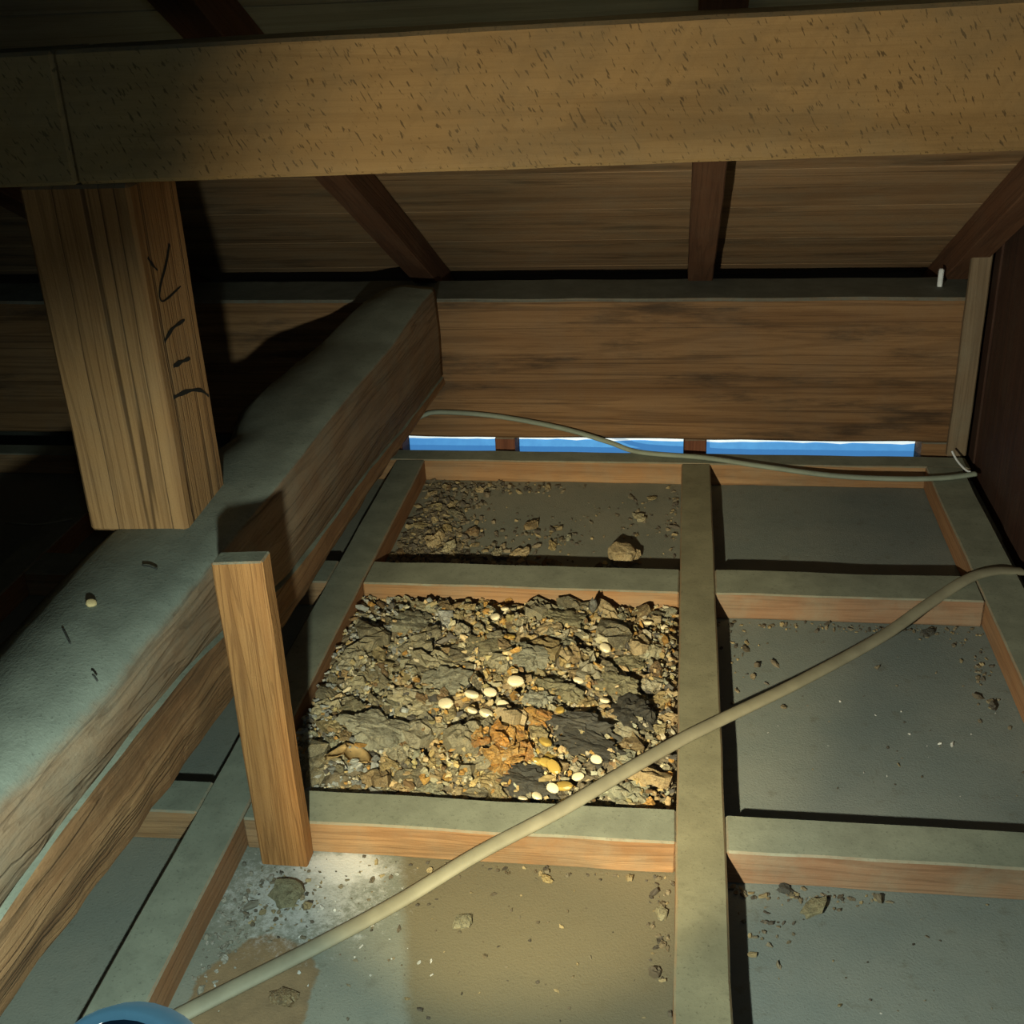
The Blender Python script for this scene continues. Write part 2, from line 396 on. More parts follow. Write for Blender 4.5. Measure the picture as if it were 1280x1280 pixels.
# ------------------------------------------------------------------ right wall with a pale edge strip, far left wall, eave closure
wr = empty('wall_right', (.452, 1.0, 0)); tag(wr, kind='structure')
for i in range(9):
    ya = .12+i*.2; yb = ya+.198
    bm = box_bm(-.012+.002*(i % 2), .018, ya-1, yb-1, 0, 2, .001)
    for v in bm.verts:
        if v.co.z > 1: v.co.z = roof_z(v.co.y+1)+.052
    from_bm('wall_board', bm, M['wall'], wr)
o = timber('trim_1', .403, .4315, 1.728, 1.7415, HR, .355, M['trim'], 'z', seg=8); tag(o, kind='structure')
wl = empty('wall_left', (-1.74, 1.0, 0)); tag(wl, kind='structure')
for i in range(9):
    ya = .12+i*.2; yb = ya+.198
    bm = box_bm(0, .02+.002*(i % 2), ya-1, yb-1, 0, 2, .001)
    for v in bm.verts:
        if v.co.z > 1: v.co.z = roof_z(v.co.y+1)+.052
    from_bm('wall_board', bm, M['wall'], wl)
o = from_bm('wall_back', box_bm(-1.75, .47, 1.93, 1.95, 0, .24, .001), M['wall']); tag(o, kind='structure')

# ------------------------------------------------------------------ purlin in two lengths, meeting over the post
def purlin(x0, x1, label):
    tilt = .0160
    bm = box_bm(x0, x1, .929, 1.004, 0, .1025, .003, 40, 'x', .0006, x0)
    for v in bm.verts: v.co.z += .6055+tilt*v.co.x
    c = Vector(((x0+x1)/2, .98, .6055+tilt*(x0+x1)/2))
    for v in bm.verts: v.co -= c
    o = from_bm('purlin', bm, M['purlin'], None, c)
    return tag(o, label, 'beam', 'purlin lengths')
purlin(-1.72, -.4905, 'short end of the purlin left of the joint above the big post')
purlin(-.4895, .45, 'long tan purlin crossing the top of the view, saw marked')

# ------------------------------------------------------------------ hewn log
def lerp(y, tab):
    return float(np.interp(y, [t[0] for t in tab], [t[1] for t in tab]))
T_XR = [(.1, -.462), (.3, -.450), (.564, -.431), (.69, -.418), (.882, -.407), (1.057, -.396), (1.38, -.389), (1.74, -.373), (1.9, -.366)]
T_XL = [(.1, -.575), (.5, -.565), (.86, -.553), (.95, -.548), (1.10, -.520), (1.17, -.503), (1.29, -.525), (1.40, -.517), (1.53, -.500), (1.63, -.490), (1.9, -.445)]
T_ZL = [(.1, .195), (.5, .20), (.6, .213), (.7, .22), (.8, .217), (.9, .206), (1.0, .187), (1.1, .180), (1.3, .172), (1.5, .160), (1.9, .150)]
T_ZT = [(.1, .275), (.9, .280), (1.2, .285), (1.5, .286), (1.66, .298), (1.9, .300)]
def log_ring(y):
    xr, xl, zl, zt = lerp(y, T_XR), lerp(y, T_XL), lerp(y, T_ZL), lerp(y, T_ZT)
    n = lambda k, a: a*noise.noise(Vector((y*5, k*2.7, 1.3)))
    n2 = lambda k, a: a*noise.noise(Vector((y*28, k*3.1, 5.3)))
    near = max(0, min(1, (1.0-y)/.35))
    fw = .022+.026*near; fd = .020+.016*near
    up = [(xl-.004*near+n(1, .006)+n2(20, .002), zt-fd+n(1, .004)), (xl+fw+n(2, .005)+n2(21, .003), zt-.001+n(2, .003)), (xl*.45+xr*.55, zt+.003+n(3, .003)),
          (xr-.026+n(4, .003), zt+.001+n(4, .003)), (xr-.003-.008*near+n(4, .003), zt-.001-.004*near), (xr+n(5, .002), zt-.005-.010*near),
          (xr+.004+n2(5, .0012), (zt*.55+zl*.45)), (xr+.004+n2(6, .0015), zl+.004)]
    s = min(1, max(.25, (1.35-y)/.35))
    lo = [(xr+.004+.0022*s+n2(7, .0015), zl+n2(8, .0012)), (xr+.004+.0036*s+n2(9, .0015), zl-.006), (xr+.006+n2(10, .002), zl*.45+.135*.55), (xr-.008+n2(11, .003), .128+n(8, .004)+n2(12, .002)),
          (xr-.040, .100), (xl*.5+xr*.5, .088), (xl+.02, .105), (xl-.012+n(12, .004), .165), (xl-.010+n(13, .005), .225)]
    return up, lo
lg = empty('hewn_log', (-.47, .9, .088)); tag(lg, 'large hewn log with dust-covered top carrying the marked post', 'beam')
ysl = np.linspace(.12, 1.7415, 110)
def loft(rings, close):
    bm = bmesh.new(); vv = [[bm.verts.new(Vector(p)-lg.location) for p in r] for r in rings]
    n = len(rings[0])
    for a, b in zip(vv, vv[1:]):
        for i in range(n if close else n-1):
            j = (i+1) % n
            bm.faces.new((a[i], b[i], b[j], a[j]))
    return bm, vv
ru, rl = [], []
for y in ysl:
    up, lo = log_ring(y)
    ru.append([(x, y, z) for x, z in [lo[-1]]+up+[(up[-1][0]-.02, up[-1][1]-.012)]])
    rl.append([(x, y, z) for x, z in [(up[-1][0]-.003, lo[0][1]+.001)]+lo])
bm, vv = loft(ru, True)
for r in (vv[0], vv[-1]): bm.faces.new(r)
bmesh.ops.recalc_face_normals(bm, faces=bm.faces)
from_bm('upper_half', bm, M['log'], lg, smooth=True)
bm, vv = loft(rl, True)
for r in (vv[0], vv[-1]): bm.faces.new(r)
bmesh.ops.recalc_face_normals(bm, faces=bm.faces)
o = from_bm('lower_half', bm, M['log_low'], lg); tag(o, 'lower split half with a dusty ledge')

# ------------------------------------------------------------------ posts
def ribbon(pts, w, x):
    """brush stroke on the plane X = x as a thin raised strip; w = half widths"""
    bm = bmesh.new(); rows = []
    n = 14
    P = [Vector((0, *p)) for p in pts]
    def at(t):
        s = t*(len(P)-1); i = min(int(s), len(P)-2); f = s-i
        p0, p1, p2, p3 = P[max(i-1, 0)], P[i], P[i+1], P[min(i+2, len(P)-1)]
        return .5*((2*p1)+(p2-p0)*f+(2*p0-5*p1+4*p2-p3)*f*f+(3*p1-p0-3*p2+p3)*f**3)
    for k in range(n+1):
        t = k/n; c = at(t); d = at(min(t+.02, 1))-at(max(t-.02, 0)); d.normalize()
        nn = Vector((0, -d.z, d.y)); ww = 1.25*w*(1-.45*t)*(.75+.25*math.sin(9*t+c.y*90))
        rows.append([bm.verts.new((x+dx, *(c+nn*s*ww)[1:])) for s, dx in ((-1, 0), (-1, .0004), (1, .0004), (1, 0))])
    for a, b in zip(rows, rows[1:]):
        for i in range(3): bm.faces.new((a[i], b[i], b[i+1], a[i+1]))
    bm.faces.new(rows[0]); bm.faces.new(rows[-1][::-1])
    bmesh.ops.recalc_face_normals(bm, faces=bm.faces)
    return bm
PX0, PX1, PY0, PY1 = -.5475, -.4505, .937, 1.035
po = empty('roof_post', ((PX0+PX1)/2, (PY0+PY1)/2, .278)); tag(po, 'thick square post with black ink marks standing on the log', 'post')
bm = box_bm(PX0-po.location.x, PX1-po.location.x, PY0-po.location.y, PY1-po.location.y, 0, .5965-.278, .003, 12, 'z', .0008, 3)
from_bm('shaft', bm, M['post'], po)
INK = [([(.95, .5331), (.9567, .5253), (.9642, .5186)], .0016),
       ([(.9971, .5339), (.9841, .52), (.9656, .5055), (.9597, .4958), (.9681, .4906), (1.0059, .4935)], .0015),
       ([(.9543, .4577), (.9746, .4633), (1.0027, .4631)], .0022),
       ([(.9633, .4319), (.983, .4299), (1.0012, .427)], .0024),
       ([(.9525, .4062), (.9844, .4008), (1.0126, .3916), (1.0287, .3801)], .0022)]
for pts, w in INK:
    bm = ribbon([(py-po.location.y, pz-po.location.z) for py, pz in pts], w, PX1-po.location.x+.0004)
    tag(from_bm('ink_mark', bm, M['ink'], po), 'black brush stroke')

st = timber('stub_post', -.3745, -.3305, .808, .8285, 0, .318, M['stub'], 'z', seg=14, wob=.0012, bevel=.0015)
for v in st.data.vertices:                       # sawn top leans a little, foot slightly worn
    if v.co.z > .31: v.co.z += .05*v.co.x
tag(st, 'short sawn-off orange timber upright with dusty top, standing before the log', 'post')

# ------------------------------------------------------------------ cables
def spline(pts, n=12):
    P = [Vector(p) for p in pts]; out = []
    for i in range(len(P)-1):
        p0, p1, p2, p3 = P[max(i-1, 0)], P[i], P[i+1], P[min(i+2, len(P)-1)]
        for k in range(n):
            f = k/n
            out.append(.5*((2*p1)+(p2-p0)*f+(2*p0-5*p1+4*p2-p3)*f*f+(3*p1-p0-3*p2+p3)*f**3))
    out.append(P[-1]); return out
def tube(name, pts, a, b, mat, parent=None, seg=12, twist=0.0):
    """flat oval sheath: half width a (level), half height b"""
    c = spline(pts); bm = bmesh.new(); rows = []
    for i, p in enumerate(c):
        d = (c[min(i+1, len(c)-1)]-c[max(i-1, 0)]).normalized()
        s = d.cross(Vector((0, 0, 1))).normalized(); u = s.cross(d)
        tw = twist*i/len(c)
        rows.append([bm.verts.new(p+s*a*math.cos(t+0)+u*b*math.sin(t)) for t in [tw*0+2*math.pi*k/seg for k in range(seg)]])
    for r0, r1 in zip(rows, rows[1:]):
        for k in range(seg): bm.faces.new((r0[k], r1[k], r1[(k+1) % seg], r0[(k+1) % seg]))
    bm.faces.new(rows[0]); bm.faces.new(rows[-1])
    bmesh.ops.recalc_face_normals(bm, faces=bm.faces)
    return from_bm(name, bm, mat, parent, smooth=True)
o = tube('flat_cable', [(-.50, .52, .0045), (-.386, .628, .0045), (-.344, .667, .0045), (-.291, .715, .0048), (-.233, .765, .010), (-.168, .810, .030), (-.101, .859, .0415), (-.045, .918, .043),
                        (.007, .974, .0415), (.051, 1.016, .0405), (.135, 1.103, .032), (.233, 1.206, .028), (.297, 1.277, .033), (.353, 1.329, .0415), (.39, 1.352, .041), (.425, 1.366, .034)],
         .0082, .0042, M['cable'])
tag(o, 'pale grey flat cable running diagonally across the rails and debris bay', 'cable')
o = tube('flat_cable', [(-.44, 1.734, .062), (-.425, 1.734, .078), (-.405, 1.734, .092), (-.375, 1.733, .0985), (-.287, 1.732, .093), (-.185, 1.730, .075), (-.11, 1.724, .055), (-.06, 1.716, .0415), (.039, 1.700, .0405), (.122, 1.672, .040), (.224, 1.645, .038),
                        (.313, 1.632, .040), (.381, 1.637, .0405), (.428, 1.650, .042)], .0052, .0036, M['cable_back'])
tag(o, 'dusty greenish cable drooping along the wall plate to the right corner', 'cable')
o = tube('cord_tie', [(.402, 1.695, .058), (.407, 1.680, .05), (.415, 1.662, .044), (.42, 1.65, .045)], .0016, .0016, M['white'])
tag(o, 'tiny white tie on the cable end by the right corner', 'tie')

# ------------------------------------------------------------------ irregular lumps
def lump_mesh(name, seed, sub=2, rough=.35, flat=.5, freq=1.6):
    bm = bmesh.new(); bmesh.ops.create_icosphere(bm, subdivisions=sub, radius=1)
    so = Vector((seed*5.1, seed*2.3, seed*7.7))
    for v in bm.verts:
        p = v.co.copy()
        r = 1+rough*noise.noise(p*freq+so)+rough*.6*noise.noise(p*freq*2.7+so)+rough*.35*noise.noise(p*freq*6+so)
        v.co = p*max(.35, r)
        if v.co.z > .45: v.co.z = .45+(v.co.z-.45)*.35
        v.co.z *= flat
    me = bpy.data.meshes.new(name); bm.to_mesh(me); bm.free(); return me
def plate_mesh(name, seed, N=13, thick=.22, rings=(1, .68, .34)):
    """jagged broken crust plate"""
    R = random.Random(seed*13+5); bm = bmesh.new()
    ra = [R.uniform(.62, 1.25)*(1+.25*math.sin(2*(2*math.pi*k/N)+seed)) for k in range(N)]
    an = [2*math.pi*(k+R.uniform(-.3, .3))/N for k in range(N)]
    rows = []
    for q, f in enumerate(rings):
        rows.append([bm.verts.new((f*ra[k]*math.cos(an[k]), f*ra[k]*math.sin(an[k]), thick*R.uniform(.25, 1.35)+(.10*(1-f)))) for k in range(N)])
    low = [bm.verts.new((.9*ra[k]*math.cos(an[k]), .9*ra[k]*math.sin(an[k]), -thick*R.uniform(.6, 1.1))) for k in range(N)]
    c = bm.verts.new((0, 0, thick*R.uniform(.6, 1.5)+.08))
    for k in range(N):
        j = (k+1) % N
        bm.faces.new((low[k], low[j], rows[0][j], rows[0][k]))
        for a, b in zip(rows, rows[1:]): bm.faces.new((a[k], a[j], b[j], b[k]))
        bm.faces.new((rows[-1][k], rows[-1][j], c))
    bm.faces.new(low[::-1])
    bmesh.ops.triangulate(bm, faces=bm.faces[:]); bmesh.ops.recalc_face_normals(bm, faces=bm.faces)
    me = bpy.data.meshes.new(name); bm.to_mesh(me); bm.free(); return me
FL = [plate_mesh('flake', i, random.choice((11, 13, 15)), random.uniform(.16, .34)) for i in range(18)]
def variant(me, mat, cache={}):
    k = (me.name, mat.name)
    if k not in cache:
        c = me.copy(); c.materials.clear(); c.materials.append(mat); cache[k] = c
    return cache[k]
def put(name, me, mat, loc, r, rot, label, cat, group):
    o = bpy.data.objects.new(name, variant(me, mat)); COL.objects.link(o)
    o.location = loc; o.scale = r if isinstance(r, tuple) else (r, r, r); o.rotation_euler = rot
    return tag(o, label, cat, group)

NX0, NX1, NY0, NY1 = -.3955, .0045, .877, 1.2835
def pile(x, y):
    u = max(0, min(1, (x-NX0)/(NX1-NX0))); v = max(0, min(1, (y-NY0)/(NY1-NY0)))
    edge = min(1, v/.12)*(.30+.70*min(1, (1-v)/.13))*(.8+.2*min(1, u/.1))*(.6+.4*min(1, (1-u)/.22))
    h = .017+.009*math.sin(math.pi*min(1, u*1.1))*math.sin(math.pi*v)
    h += .010*noise.noise(Vector((x*26, y*26, 3)))+.009*noise.noise(Vector((x*64, y*64, 9)))
    h -= .012*max(0, 1-6*abs(noise.noise(Vector((x*22+4, y*30, 6)))))
    return max(.003, h*edge+.002)
# bed of the heap
n = 130; bm = bmesh.new(); g = []
for i in range(n+1):
    row = []
    for j in range(n+1):
        x = NX0+(NX1-NX0)*i/n; y = NY0+(NY1-NY0)*j/n
        row.append(bm.verts.new((x, y, pile(x, y)+.0022*noise.noise(Vector((x*240, y*240, 1))))))
    g.append(row)
for i in range(n):
    for j in range(n): bm.faces.new((g[i][j], g[i+1][j], g[i+1][j+1], g[i][j+1]))
bo = [g[i][0] for i in range(n+1)]+[g[n][j] for j in range(1, n+1)]+[g[i][n] for i in range(n-1, -1, -1)]+[g[0][j] for j in range(n-1, 0, -1)]
lo = [bm.verts.new((v.co.x, v.co.y, .0003)) for v in bo]
for i in range(len(bo)):
    j = (i+1) % len(bo); bm.faces.new((bo[i], lo[i], lo[j], bo[j]))
bm.faces.new(lo[::-1])
bmesh.ops.recalc_face_normals(bm, faces=bm.faces)
tag(from_bm('debris_bed', bm, M['bed']), 'loose bed of crumbled dried droppings filling the middle bay', 'debris', kind='stuff')

# named big lumps (x, y, rx, ry, thickness, turn, material, label)
BIG = [(-.097, 1.002, .036, .017, .020, -.35, 'flake_dark', 'charcoal lump right of the orange crumbs, upper of two long ones'),
       (-.079, .972, .036, .015, .018, -.30, 'flake_dark', 'charcoal lump right of the orange crumbs, lower of two long ones'),
       (-.140, .924, .031, .017, .017, -.2, 'flake_dark', 'charcoal lump just below the orange crumbs near the front joist'),
       (-.043, 1.040, .023, .026, .024, .3, 'flake_dark', 'rounded dark lump near the central rail'),
       (-.052, 1.143, .018, .017, .016, 0, 'flake_olive', 'flat olive disc-like lump beside the upper pair of pale seeds'),
       (-.128, 1.068, .027, .014, .016, -.3, 'flake_olive', 'long olive lump right of the brightest pale seed'),
       (-.142, 1.041, .015, .012, .012, .1, 'flake_slate', 'small slate lump below the brightest pale seed'),
       (-.304, .975, .035, .022, .018, -.2, 'flake_slate', 'large blue-grey lump at the left of the heap'),
       (-.249, 1.069, .024, .020, .016, .3, 'flake_slate', 'pale grey lump up left of the pale seed row'),
       (-.162, 1.119, .020, .018, .014, .2, 'flake_slate', 'pale grey slab in the middle of the heap, right one of two'),
       (-.215, 1.138, .028, .020, .014, .1, 'flake_olive', 'broad olive-grey slab in the middle of the heap, left one of two'),
       (-.311, 1.194, .024, .024, .014, .4, 'flake_slate', 'grey-green slab in the back left of the heap'),
       (-.133, 1.221, .024, .020, .015, -.3, 'flake_olive', 'olive lump near the back edge of the heap'),
       (-.062, 1.085, .022, .016, .015, -.3, 'flake_olive', 'brown-olive lump between the dark round lump and the disc'),
       (-.341, 1.017, .016, .022, .013, .2, 'flake_olive', 'dark brown lump against the left rail')]
for i, (x, y, rx, ry, th, tr, mk, lab) in enumerate(BIG):
    me = lump_mesh('lump', 40+i, 4, .55, 1, 1.7)
    put('dropping_lump', me, M[mk], (x, y, pile(x, y)+th*.35), (rx, ry, th*1.25), (random.uniform(-.2, .25), random.uniform(-.2, .2), tr), lab, 'lump', 'large lumps in the heap')

taken = [(b[0], b[1], max(b[2], b[3])*.8) for b in BIG]
SEEDS = [(-.168, 1.057), (-.195, 1.049), (-.179, 1.035), (-.213, 1.038), (-.239, 1.025), (-.194, 1.014), (-.082, 1.128), (-.078, 1.151), (-.103, 1.085), (-.098, 1.032), (-.211, 1.197), (-.231, 1.196), (-.072, 1.048),
         (-.074, .949), (-.091, .933), (-.113, .907), (-.128, .904), (-.204, 1.227), (-.141, .898), (-.208, 1.01), (-.022, .982), (-.012, 1.225), (-.032, 1.227)]
GOLD = [(-.117, 1.02), (-.103, .912), (-.131, .945), (-.127, .973), (-.179, 1.168), (-.13, .963), (-.114, .926), (-.099, .897), (-.192, 1.174), (-.122, .935), (-.120, .952)]
SLAB = {0: 'largest brightest pale seed in the middle of the heap', 1: 'pale seed just left of the largest pale seed', 2: 'pale seed just below the two largest pale seeds', 3: 'pale seed second from the left in the seed row',
        4: 'leftmost pale seed of the row in the middle of the heap', 5: 'pale seed just above the orange crumbs', 6: 'lower seed of the pale pair beside the olive disc', 7: 'upper seed of the pale pair beside the olive disc',
        8: 'pale seed below left of the olive disc, between the two pale groups', 9: 'small pale seed above the upper charcoal lump', 21: 'pale seed in the back right corner of the heap against the central rail'}
seed_me = lump_mesh('seed', 3, 2, .06, .62, 1)
def pebble(a, b):
    taken.append((a, b, .010))
for i, (x, y) in enumerate(SEEDS):
    r = (.0084 if i < 8 else .0064)*random.uniform(.85, 1.1)
    if i == 0: r = .0095
    put('pale_seed', seed_me, M['seed'], (x, y, pile(x, y)+.0145), (r, r*.78, r*.9), (random.uniform(-.3, .3), random.uniform(-.3, .3), random.uniform(-.9, .2)),
        SLAB.get(i, 'small pale seed in the front right part of the heap' if y < .96 else 'small pale seed in the back half of the heap' if y > 1.17 else 'small pale seed in the middle of the heap'), 'seed', 'pale seeds in the heap'); pebble(x, y)
for i, (x, y) in enumerate(GOLD):
    r = .0075*random.uniform(.75, 1.15)
    put('golden_seed', seed_me, M['seed_gold'], (x, y, pile(x, y)+.0125), (r*1.2, r*.75, r*.8), (random.uniform(-.4, .4), random.uniform(-.4, .4), random.uniform(-1.2, .3)),
        'golden yellow seed near the charcoal lumps of the heap' if i not in (4, 8) else 'golden yellow seed in the back half of the heap', 'seed', 'golden seeds in the heap')
ORANGE = [(-.195, .968), (-.183, .974), (-.166, .97), (-.155, .982), (-.173, .949), (-.154, .956), (-.15, .966), (-.163, .93), (-.174, .939), (-.142, 1.01), (-.134, 1.0)]
for i in range(34):
    x, y = ORANGE[i % 11]; x += random.gauss(0, .005); y += random.gauss(0, .006)
    put('orange_crumb', FL[i % 18], M['flake_orange'], (x, y, pile(x, y)+.011+random.random()*.004), random.uniform(.007, .012), (random.uniform(-.5, .6), random.uniform(-.5, .5), random.uniform(0, 6.3)),
        'orange-brown crumb in the orange patch of the heap', 'crumb', 'orange crumbs in the heap')
taken.append((-.168, .957, .028))
# two curled tan leaves, a pale twist, a pale upright flake
def leaf_mesh(L, Wd, curl):
    bm = bmesh.new(); rows = []
    for i in range(9):
        t = i/8; w = Wd*math.sin(math.pi*(.06+.88*t))**.8
        rows.append([bm.verts.new((L*(t-.5), w*s, curl*(s*s)*.5+curl*.8*(t-.5)**2*2)) for s in (-1, -.5, 0, .5, 1)])
    for a, b in zip(rows, rows[1:]):
        for k in range(4): bm.faces.new((a[k], b[k], b[k+1], a[k+1]))
    r = bmesh.ops.solidify(bm, geom=bm.faces[:], thickness=.0008)
    me = bpy.data.meshes.new('leaf'); bm.to_mesh(me); bm.free()
    for p in me.polygons: p.use_smooth = True
    return me
for x, y, L, a, lab in ((-.315, .935, .034, -.5, 'broad tan leaf scrap at the front left of the heap'), (-.328, .918, .034, 1.2, 'narrow tan leaf scrap at the front left corner of the heap')):
    put('leaf_scrap', leaf_mesh(L, L*(.36 if a < 0 else .22), .008), M['leaf'], (x, y, pile(x, y)+.019), 1, (-.15, .2, a), lab, 'leaf', 'tan leaf scraps'); taken.append((x, y, .016))
put('pale_twist', leaf_mesh(.040, .006, .008), M['flake_pale'], (-.097, 1.232, pile(-.097, 1.232)+.022), 1, (0, .95, 1.75), 'bluish white twisted scrap standing at the back of the heap', 'scrap', 'pale scraps in the heap')
put('pale_flake', FL[5], M['flake_pale'], (-.272, 1.204, pile(-.272, 1.204)+.014), (.013, .026, .02), (.3, .1, .2), 'pale whitish flake standing in the back left of the heap', 'flake', 'pale scraps in the heap')

taken += [(-.097, 1.232, .010), (-.272, 1.204, .018), (-.097, 1.21, .008)]
# flakes: the largest ~300 as things, the rest as one crumb mass
cnt = 0; tries = 0; spots = []
while cnt < 285 and tries < 30000:
    tries += 1
    x = random.uniform(NX0+.012, NX1-.010); y = random.uniform(NY0+.014, NY1-.012)
    r = random.choice((.012, .015, .018, .022, .026)) if cnt < 120 else random.uniform(.0075, .012)
    if any((x-a)**2+(y-b)**2 < (r*.42+c*.52)**2 for a, b, c in spots) or any((x-a)**2+(y-b)**2 < (r*.45+c*.85)**2 for a, b, c in taken): continue
    if not (NX0+r*1.25 < x < NX1-r*1.15 and NY0+r*1.0 < y < NY1-r*.9): continue
    spots.append((x, y, r)); cnt += 1
    grey = random.random() < (.74 if x < -.2 else .42)
    put('dried_flake', random.choice(FL), M['flake_grey' if grey else 'flake_brown'], (x, y, pile(x, y)+.0045+r*.12), (r*random.uniform(.9, 1.3), r*random.uniform(.6, .85), r*random.uniform(.8, 1.3)),
        (random.uniform(-.35, .55), random.uniform(-.4, .4), random.gauss(-.6, .55)+random.choice((0, math.pi))),
        ('broad ' if r > .0125 else 'small ')+('grey' if grey else 'brown')+' dried flake in the '+('front' if y < 1.08 else 'back')+' '+('left' if x < -.26 else 'right' if x > -.13 else 'middle')+' part of the heap', 'flake', 'dried flakes in the heap')

# crumbs as joined mass
def crumb_mass(name, pts, label):
    """pts: (x, y, z, r, colour)"""
    base = [np.array([[v.co.x, v.co.y, v.co.z] for v in me.vertices]) for me in CR]
    tri = [np.array([list(p.vertices) for p in me.polygons]) for me in CR]
    V, F, Cc = [], [], []; off = 0
    for (x, y, z, r, c) in pts:
        k = random.randrange(len(CR)); e = Euler((random.uniform(-.6, .6), random.uniform(-.6, .6), random.uniform(0, 6.3))).to_matrix()
        s = np.array([r*random.uniform(.8, 1.4), r*random.uniform(.6, 1), r*random.uniform(.7, 1.3)])
        V.append((base[k]*s) @ np.array(e).T+np.array([x, y, z])); F.append(tri[k]+off); off += len(base[k])
        Cc.append(np.tile(np.array([*c, 1.0]), (len(base[k]), 1)))
    V = np.vstack(V); F = np.vstack(F); Cc = np.vstack(Cc)
    me = bpy.data.meshes.new(name); me.from_pydata(V.tolist(), [], F.tolist())
    ca = me.color_attributes.new('Col', 'FLOAT_COLOR', 'POINT'); ca.data.foreach_set('color', Cc.astype(np.float32).ravel())
    me.materials.append(M['crumb'])
    o = bpy.data.objects.new(name, me); COL.objects.link(o)
    return tag(o, label, 'debris', kind='stuff')
CR = [plate_mesh('crumb', 90+i, random.choice((6, 7)), random.uniform(.25, .5), (1, .5)) for i in range(10)]
def jit(c, a=.25):
    f = random.uniform(1-a, 1+a*1.3); return tuple(v*f for v in c)
PAL = GREY+BROWN+[(.40, .36, .26), (.42, .31, .16), (.12, .11, .09), (.08, .075, .065), (.50, .44, .30), (.35, .20, .06), (.36, .31, .15)]
pts = []
for i in range(6500):
    x = random.uniform(NX0+.004, NX1-.004); y = random.uniform(NY0+.003, NY1-.003)
    if any((x-a)**2+(y-b)**2 < .0085**2 for a, b in SEEDS): continue
    r = min(.0062, random.lognormvariate(math.log(.0027), .4))
    c = random.choice(PAL)
    if -.24 < x < -.07 and random.random() < .35: c = random.choice(((.45, .34, .15), (.52, .42, .22), (.40, .24, .07)))
    if x < -.28 and random.random() < .4: c = random.choice(((.28, .30, .28), (.35, .36, .33), (.20, .21, .20)))
    pts.append((x, y, pile(x, y)+random.uniform(.001, .0115), r, jit(c)))
crumb_mass('nest_crumbs', pts, 'countless small crumbs and grit covering the heap in the middle bay')

# ------------------------------------------------------------------ thinner litter in the bay behind
def scatter(cx, cy, sx, sy, n, r0, pal, box):
    out = []
    for i in range(n):
        x = random.gauss(cx, sx); y = random.gauss(cy, sy)
        if not (box[0] < x < box[1] and box[2] < y < box[3]): continue
        r = min(.006, random.lognormvariate(math.log(r0), .45)); out.append((x, y, r*.4, r, jit(random.choice(pal))))
    return out
B2 = (-.392, .001, 1.349, 1.683)
DK = [(.12, .10, .07), (.17, .14, .09), (.08, .07, .055), (.25, .20, .11), (.15, .13, .09)]
p2 = scatter(-.355, 1.47, .034, .10, 1300, .0030, DK, B2)+scatter(-.33, 1.40, .05, .04, 450, .0032, DK, B2)+scatter(-.33, 1.66, .07, .012, 260, .0024, DK, B2)
p2 += scatter(-.22, 1.385, .07, .022, 260, .0028, DK+BROWN, B2)+scatter(-.19, 1.50, .03, .03, 60, .0022, DK, B2)+scatter(-.06, 1.57, .03, .05, 50, .002, DK, B2)+scatter(-.006, 1.55, .006, .09, 60, .0018, DK, B2)+scatter(-.15, 1.5, .12, .09, 140, .0012, DK, B2)
crumb_mass('litter_crumbs', p2, 'thin scatter of crumbs over the bay below the end joist')
LIT = [(-.371, 1.517, .012), (-.328, 1.506, .011), (-.381, 1.428, .010), (-.326, 1.56, .010), (-.214, 1.437, .012), (-.208, 1.526, .011), (-.172, 1.464, .008), (-.054, 1.56, .010), (-.038, 1.63, .007), (-.152, 1.49, .006), (-.247, 1.435, .010),
       (-.316, 1.444, .013), (-.304, 1.648, .007), (-.35, 1.40, .013), (-.30, 1.395, .012), (-.27, 1.41, .010), (-.24, 1.39, .010), (-.34, 1.47, .015), (-.36, 1.58, .010), (-.29, 1.50, .009), (-.19, 1.40, .011), (-.165, 1.41, .010), (-.13, 1.395, .009), (-.375, 1.63, .008), (-.355, 1.655, .008)]
for x, y, r in LIT:
    put('litter_flake', random.choice(FL), M['flake_brown' if random.random() < .55 else 'flake_grey'], (x, y, r*.33), (r*1.2, r*.8, r*1.25), (random.uniform(-.3, .3), random.uniform(-.3, .3), random.uniform(0, 6.3)),
        'small dried flake lying in the dusty bay behind the heap', 'flake', 'flakes in the rear bay')
put('litter_lump', lump_mesh('lump', 71, 3, .45, 1, 1.7), M['flake_brown'], (-.072, 1.425, .013), (.020, .017, .020), (.1, .2, .3), 'lone brown lump near the central rail in the rear bay', 'lump', None)

# ------------------------------------------------------------------ bits on the bare panels
def lone(x, y, r, mk, lab, sq=(1.2, .8, .8), cat='scrap'):
    put('dropped_scrap', lump_mesh('scrap', 120+int(1000*abs(x)), 2, .6, 1, 1.6), M[mk], (x, y, r*.42), (r*sq[0], r*sq[1], r*sq[2]*.8), (random.uniform(-.2, .2), random.uniform(-.2, .2), random.uniform(0, 6)), lab, cat, None)
lone(-.337, .770, .013, 'flake_olive', 'grey-green crumbly scrap in front of the stub post', (1.0, 1.1, .9))
lone(-.305, .657, .010, 'flake_brown', 'brown scrap on the round brown stain')
lone(-.175, .753, .008, 'flake_olive', 'small dark scrap on the front panel beyond the cable')
lone(-.109, .812, .005, 'flake_brown', 'tiny brown scrap just in front of the nearest joist')
lone(.123, .797, .010, 'flake_olive', 'pointed dull scrap on the front right panel', (1.5, .7, .7))
lone(.100, .818, .006, 'flake_dark', 'dark bit at the foot of the nearest right joist')
lone(-.006, .780, .006, 'flake_olive', 'small scrap at the left foot of the central rail')
lone(.297, 1.262, .007, 'flake_dark', 'dark bit near the right rail in the larger bare right bay')
pts = []
PB = (-.394, .003, .3, .828)
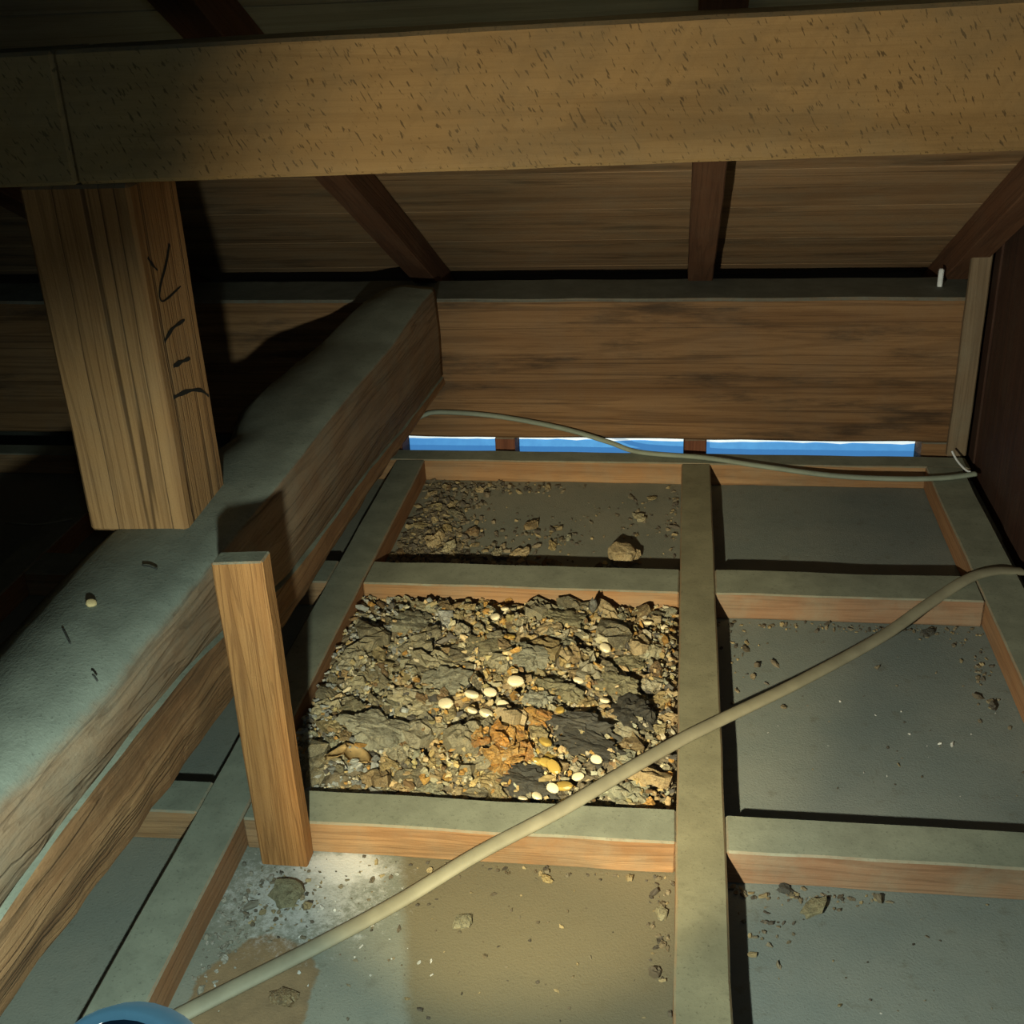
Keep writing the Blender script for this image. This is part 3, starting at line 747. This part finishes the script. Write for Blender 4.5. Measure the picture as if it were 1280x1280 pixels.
WH = [(.45, .45, .42), (.38, .39, .36), (.5, .5, .46)]
pts += scatter(-.375, .73, .010, .035, 120, .0016, [(.24, .23, .19), (.28, .27, .23), (.16, .15, .12), (.20, .19, .15)], PB)
pts += scatter(-.335, .765, .02, .02, 90, .0016, DK, PB)+scatter(-.30, .80, .05, .02, 70, .0011, WH+DK, PB)+scatter(-.30, .72, .06, .05, 30, .0009, WH, PB)
pts += scatter(-.15, .74, .12, .06, 120, .0012, DK, PB)+scatter(-.10, .822, .09, .004, 60, .0016, DK, PB)+scatter(-.006, .78, .006, .06, 50, .0018, DK, PB)
crumb_mass('front_crumbs', pts, 'fine specks and fluff on the front middle panel around the stub post')
PC = (.051, .362, .876, 1.281)
pts = scatter(.21, 1.27, .09, .006, 120, .0016, DK, PC)+scatter(.085, 1.20, .015, .05, 30, .0020, DK, PC)+scatter(.34, 1.2, .012, .06, 60, .0018, DK, PC)+scatter(.24, 1.05, .09, .09, 60, .0011, DK+WH, PC)
crumb_mass('bay_crumbs', pts, 'sparse specks on the larger bare right bay')
PD = (.051, .362, .3, .822)
pts = scatter(.08, .79, .015, .03, 40, .0018, DK, PD)+scatter(.12, .812, .04, .006, 60, .0018, DK, PD)+scatter(.2, .7, .09, .07, 60, .0011, DK+WH, PD)
crumb_mass('panel_crumbs', pts, 'sparse specks on the front right panel')

# ------------------------------------------------------------------ small bits on the timbers
def ltop(y): return lerp(y, T_ZT)+.001
for x, y, L, a, lab in ((-.475, .745, .026, -.9, 'long thin twig on the dusty top of the log'), (-.455, .86, .016, -.3, 'short twig on the log near the post'), (-.425, .69, .010, -.8, 'tiny twig at the edge of the dusty log')):
    d = Vector((math.cos(a), math.sin(a), 0))*L/2
    o = tube('twig', [(x-d.x, y-d.y, ltop(y)+.0025), (x, y, ltop(y)+.003), (x+d.x, y+d.y, ltop(y)+.002)], .0008, .0008, M['flake_dark'], seg=6); tag(o, lab, 'twig', 'twigs on the log')
put('seed_husk', seed_me, M['leaf'], (-.478, .795, ltop(.795)+.003), (.0045, .004, .006), (.3, .2, .4), 'tiny tan husk on the dusty top of the log', 'husk', None)
o = timber('white_peg', .376, .383, 1.80, 1.808, PT, PT+.028, M['white'], 'z', seg=3, wob=.002); tag(o, 'small bright white peg on the right end of the wall plate', 'peg')
o = tube('thin_wire', [(-.965, 1.43, .0375), (-.93, 1.425, .0375), (-.905, 1.427, .0375), (-.87, 1.445, .0375)], .0015, .0015, M['cable'], seg=6); tag(o, 'faint thin wire in the dark left of the post', 'wire')

# ------------------------------------------------------------------ the torch itself, its blue head just entering the frame
AX = Vector((-.05, .68, -.62)).normalized()
to = empty('torch', TORCH-AX*.11); tag(to, 'blue rimmed torch entering the frame at the bottom left', 'torch')
to.rotation_euler = AX.to_track_quat('Z', 'Y').to_euler()
def lathe(name, prof, mat, parent, seg=36):
    bm = bmesh.new(); rows = []
    for r, z in prof: rows.append([bm.verts.new((r*math.cos(2*math.pi*k/seg), r*math.sin(2*math.pi*k/seg), z)) for k in range(seg)])
    for a, b in zip(rows, rows[1:]):
        for k in range(seg): bm.faces.new((a[k], a[(k+1) % seg], b[(k+1) % seg], b[k]))
    return bm
def lathe_obj(name, prof, mat):
    bm = lathe(name, prof, mat, to); bmesh.ops.recalc_face_normals(bm, faces=bm.faces); return from_bm(name, bm, mat, to, smooth=True)
lathe_obj('barrel', [(.0001, .045), (.0085, .045), (.0095, .048), (.0095, .085), (.012, .098), (.0235, .1015), (.0235, .1040), (.0001, .1040)], M['torch_dark'])
lathe_obj('head_rim', [(.0235, .0965), (.0255, .0950), (.0265, .0960), (.0275, .100), (.0275, .108), (.0268, .1115), (.0250, .1115), (.0240, .108), (.0235, .0965)], M['torch_blue'])
lathe_obj('lens', [(.0001, .1075), (.0240, .1075), (.0240, .106), (.0001, .106)], M['torch_lens'])
bm = box_bm(-.003, .003, .0088, .0115, .074, .084, .001)  # white block added to imitate a glint on the torch's back
tag(from_bm('glint_block', bm, M['white'], to), 'white block standing in for a glint')
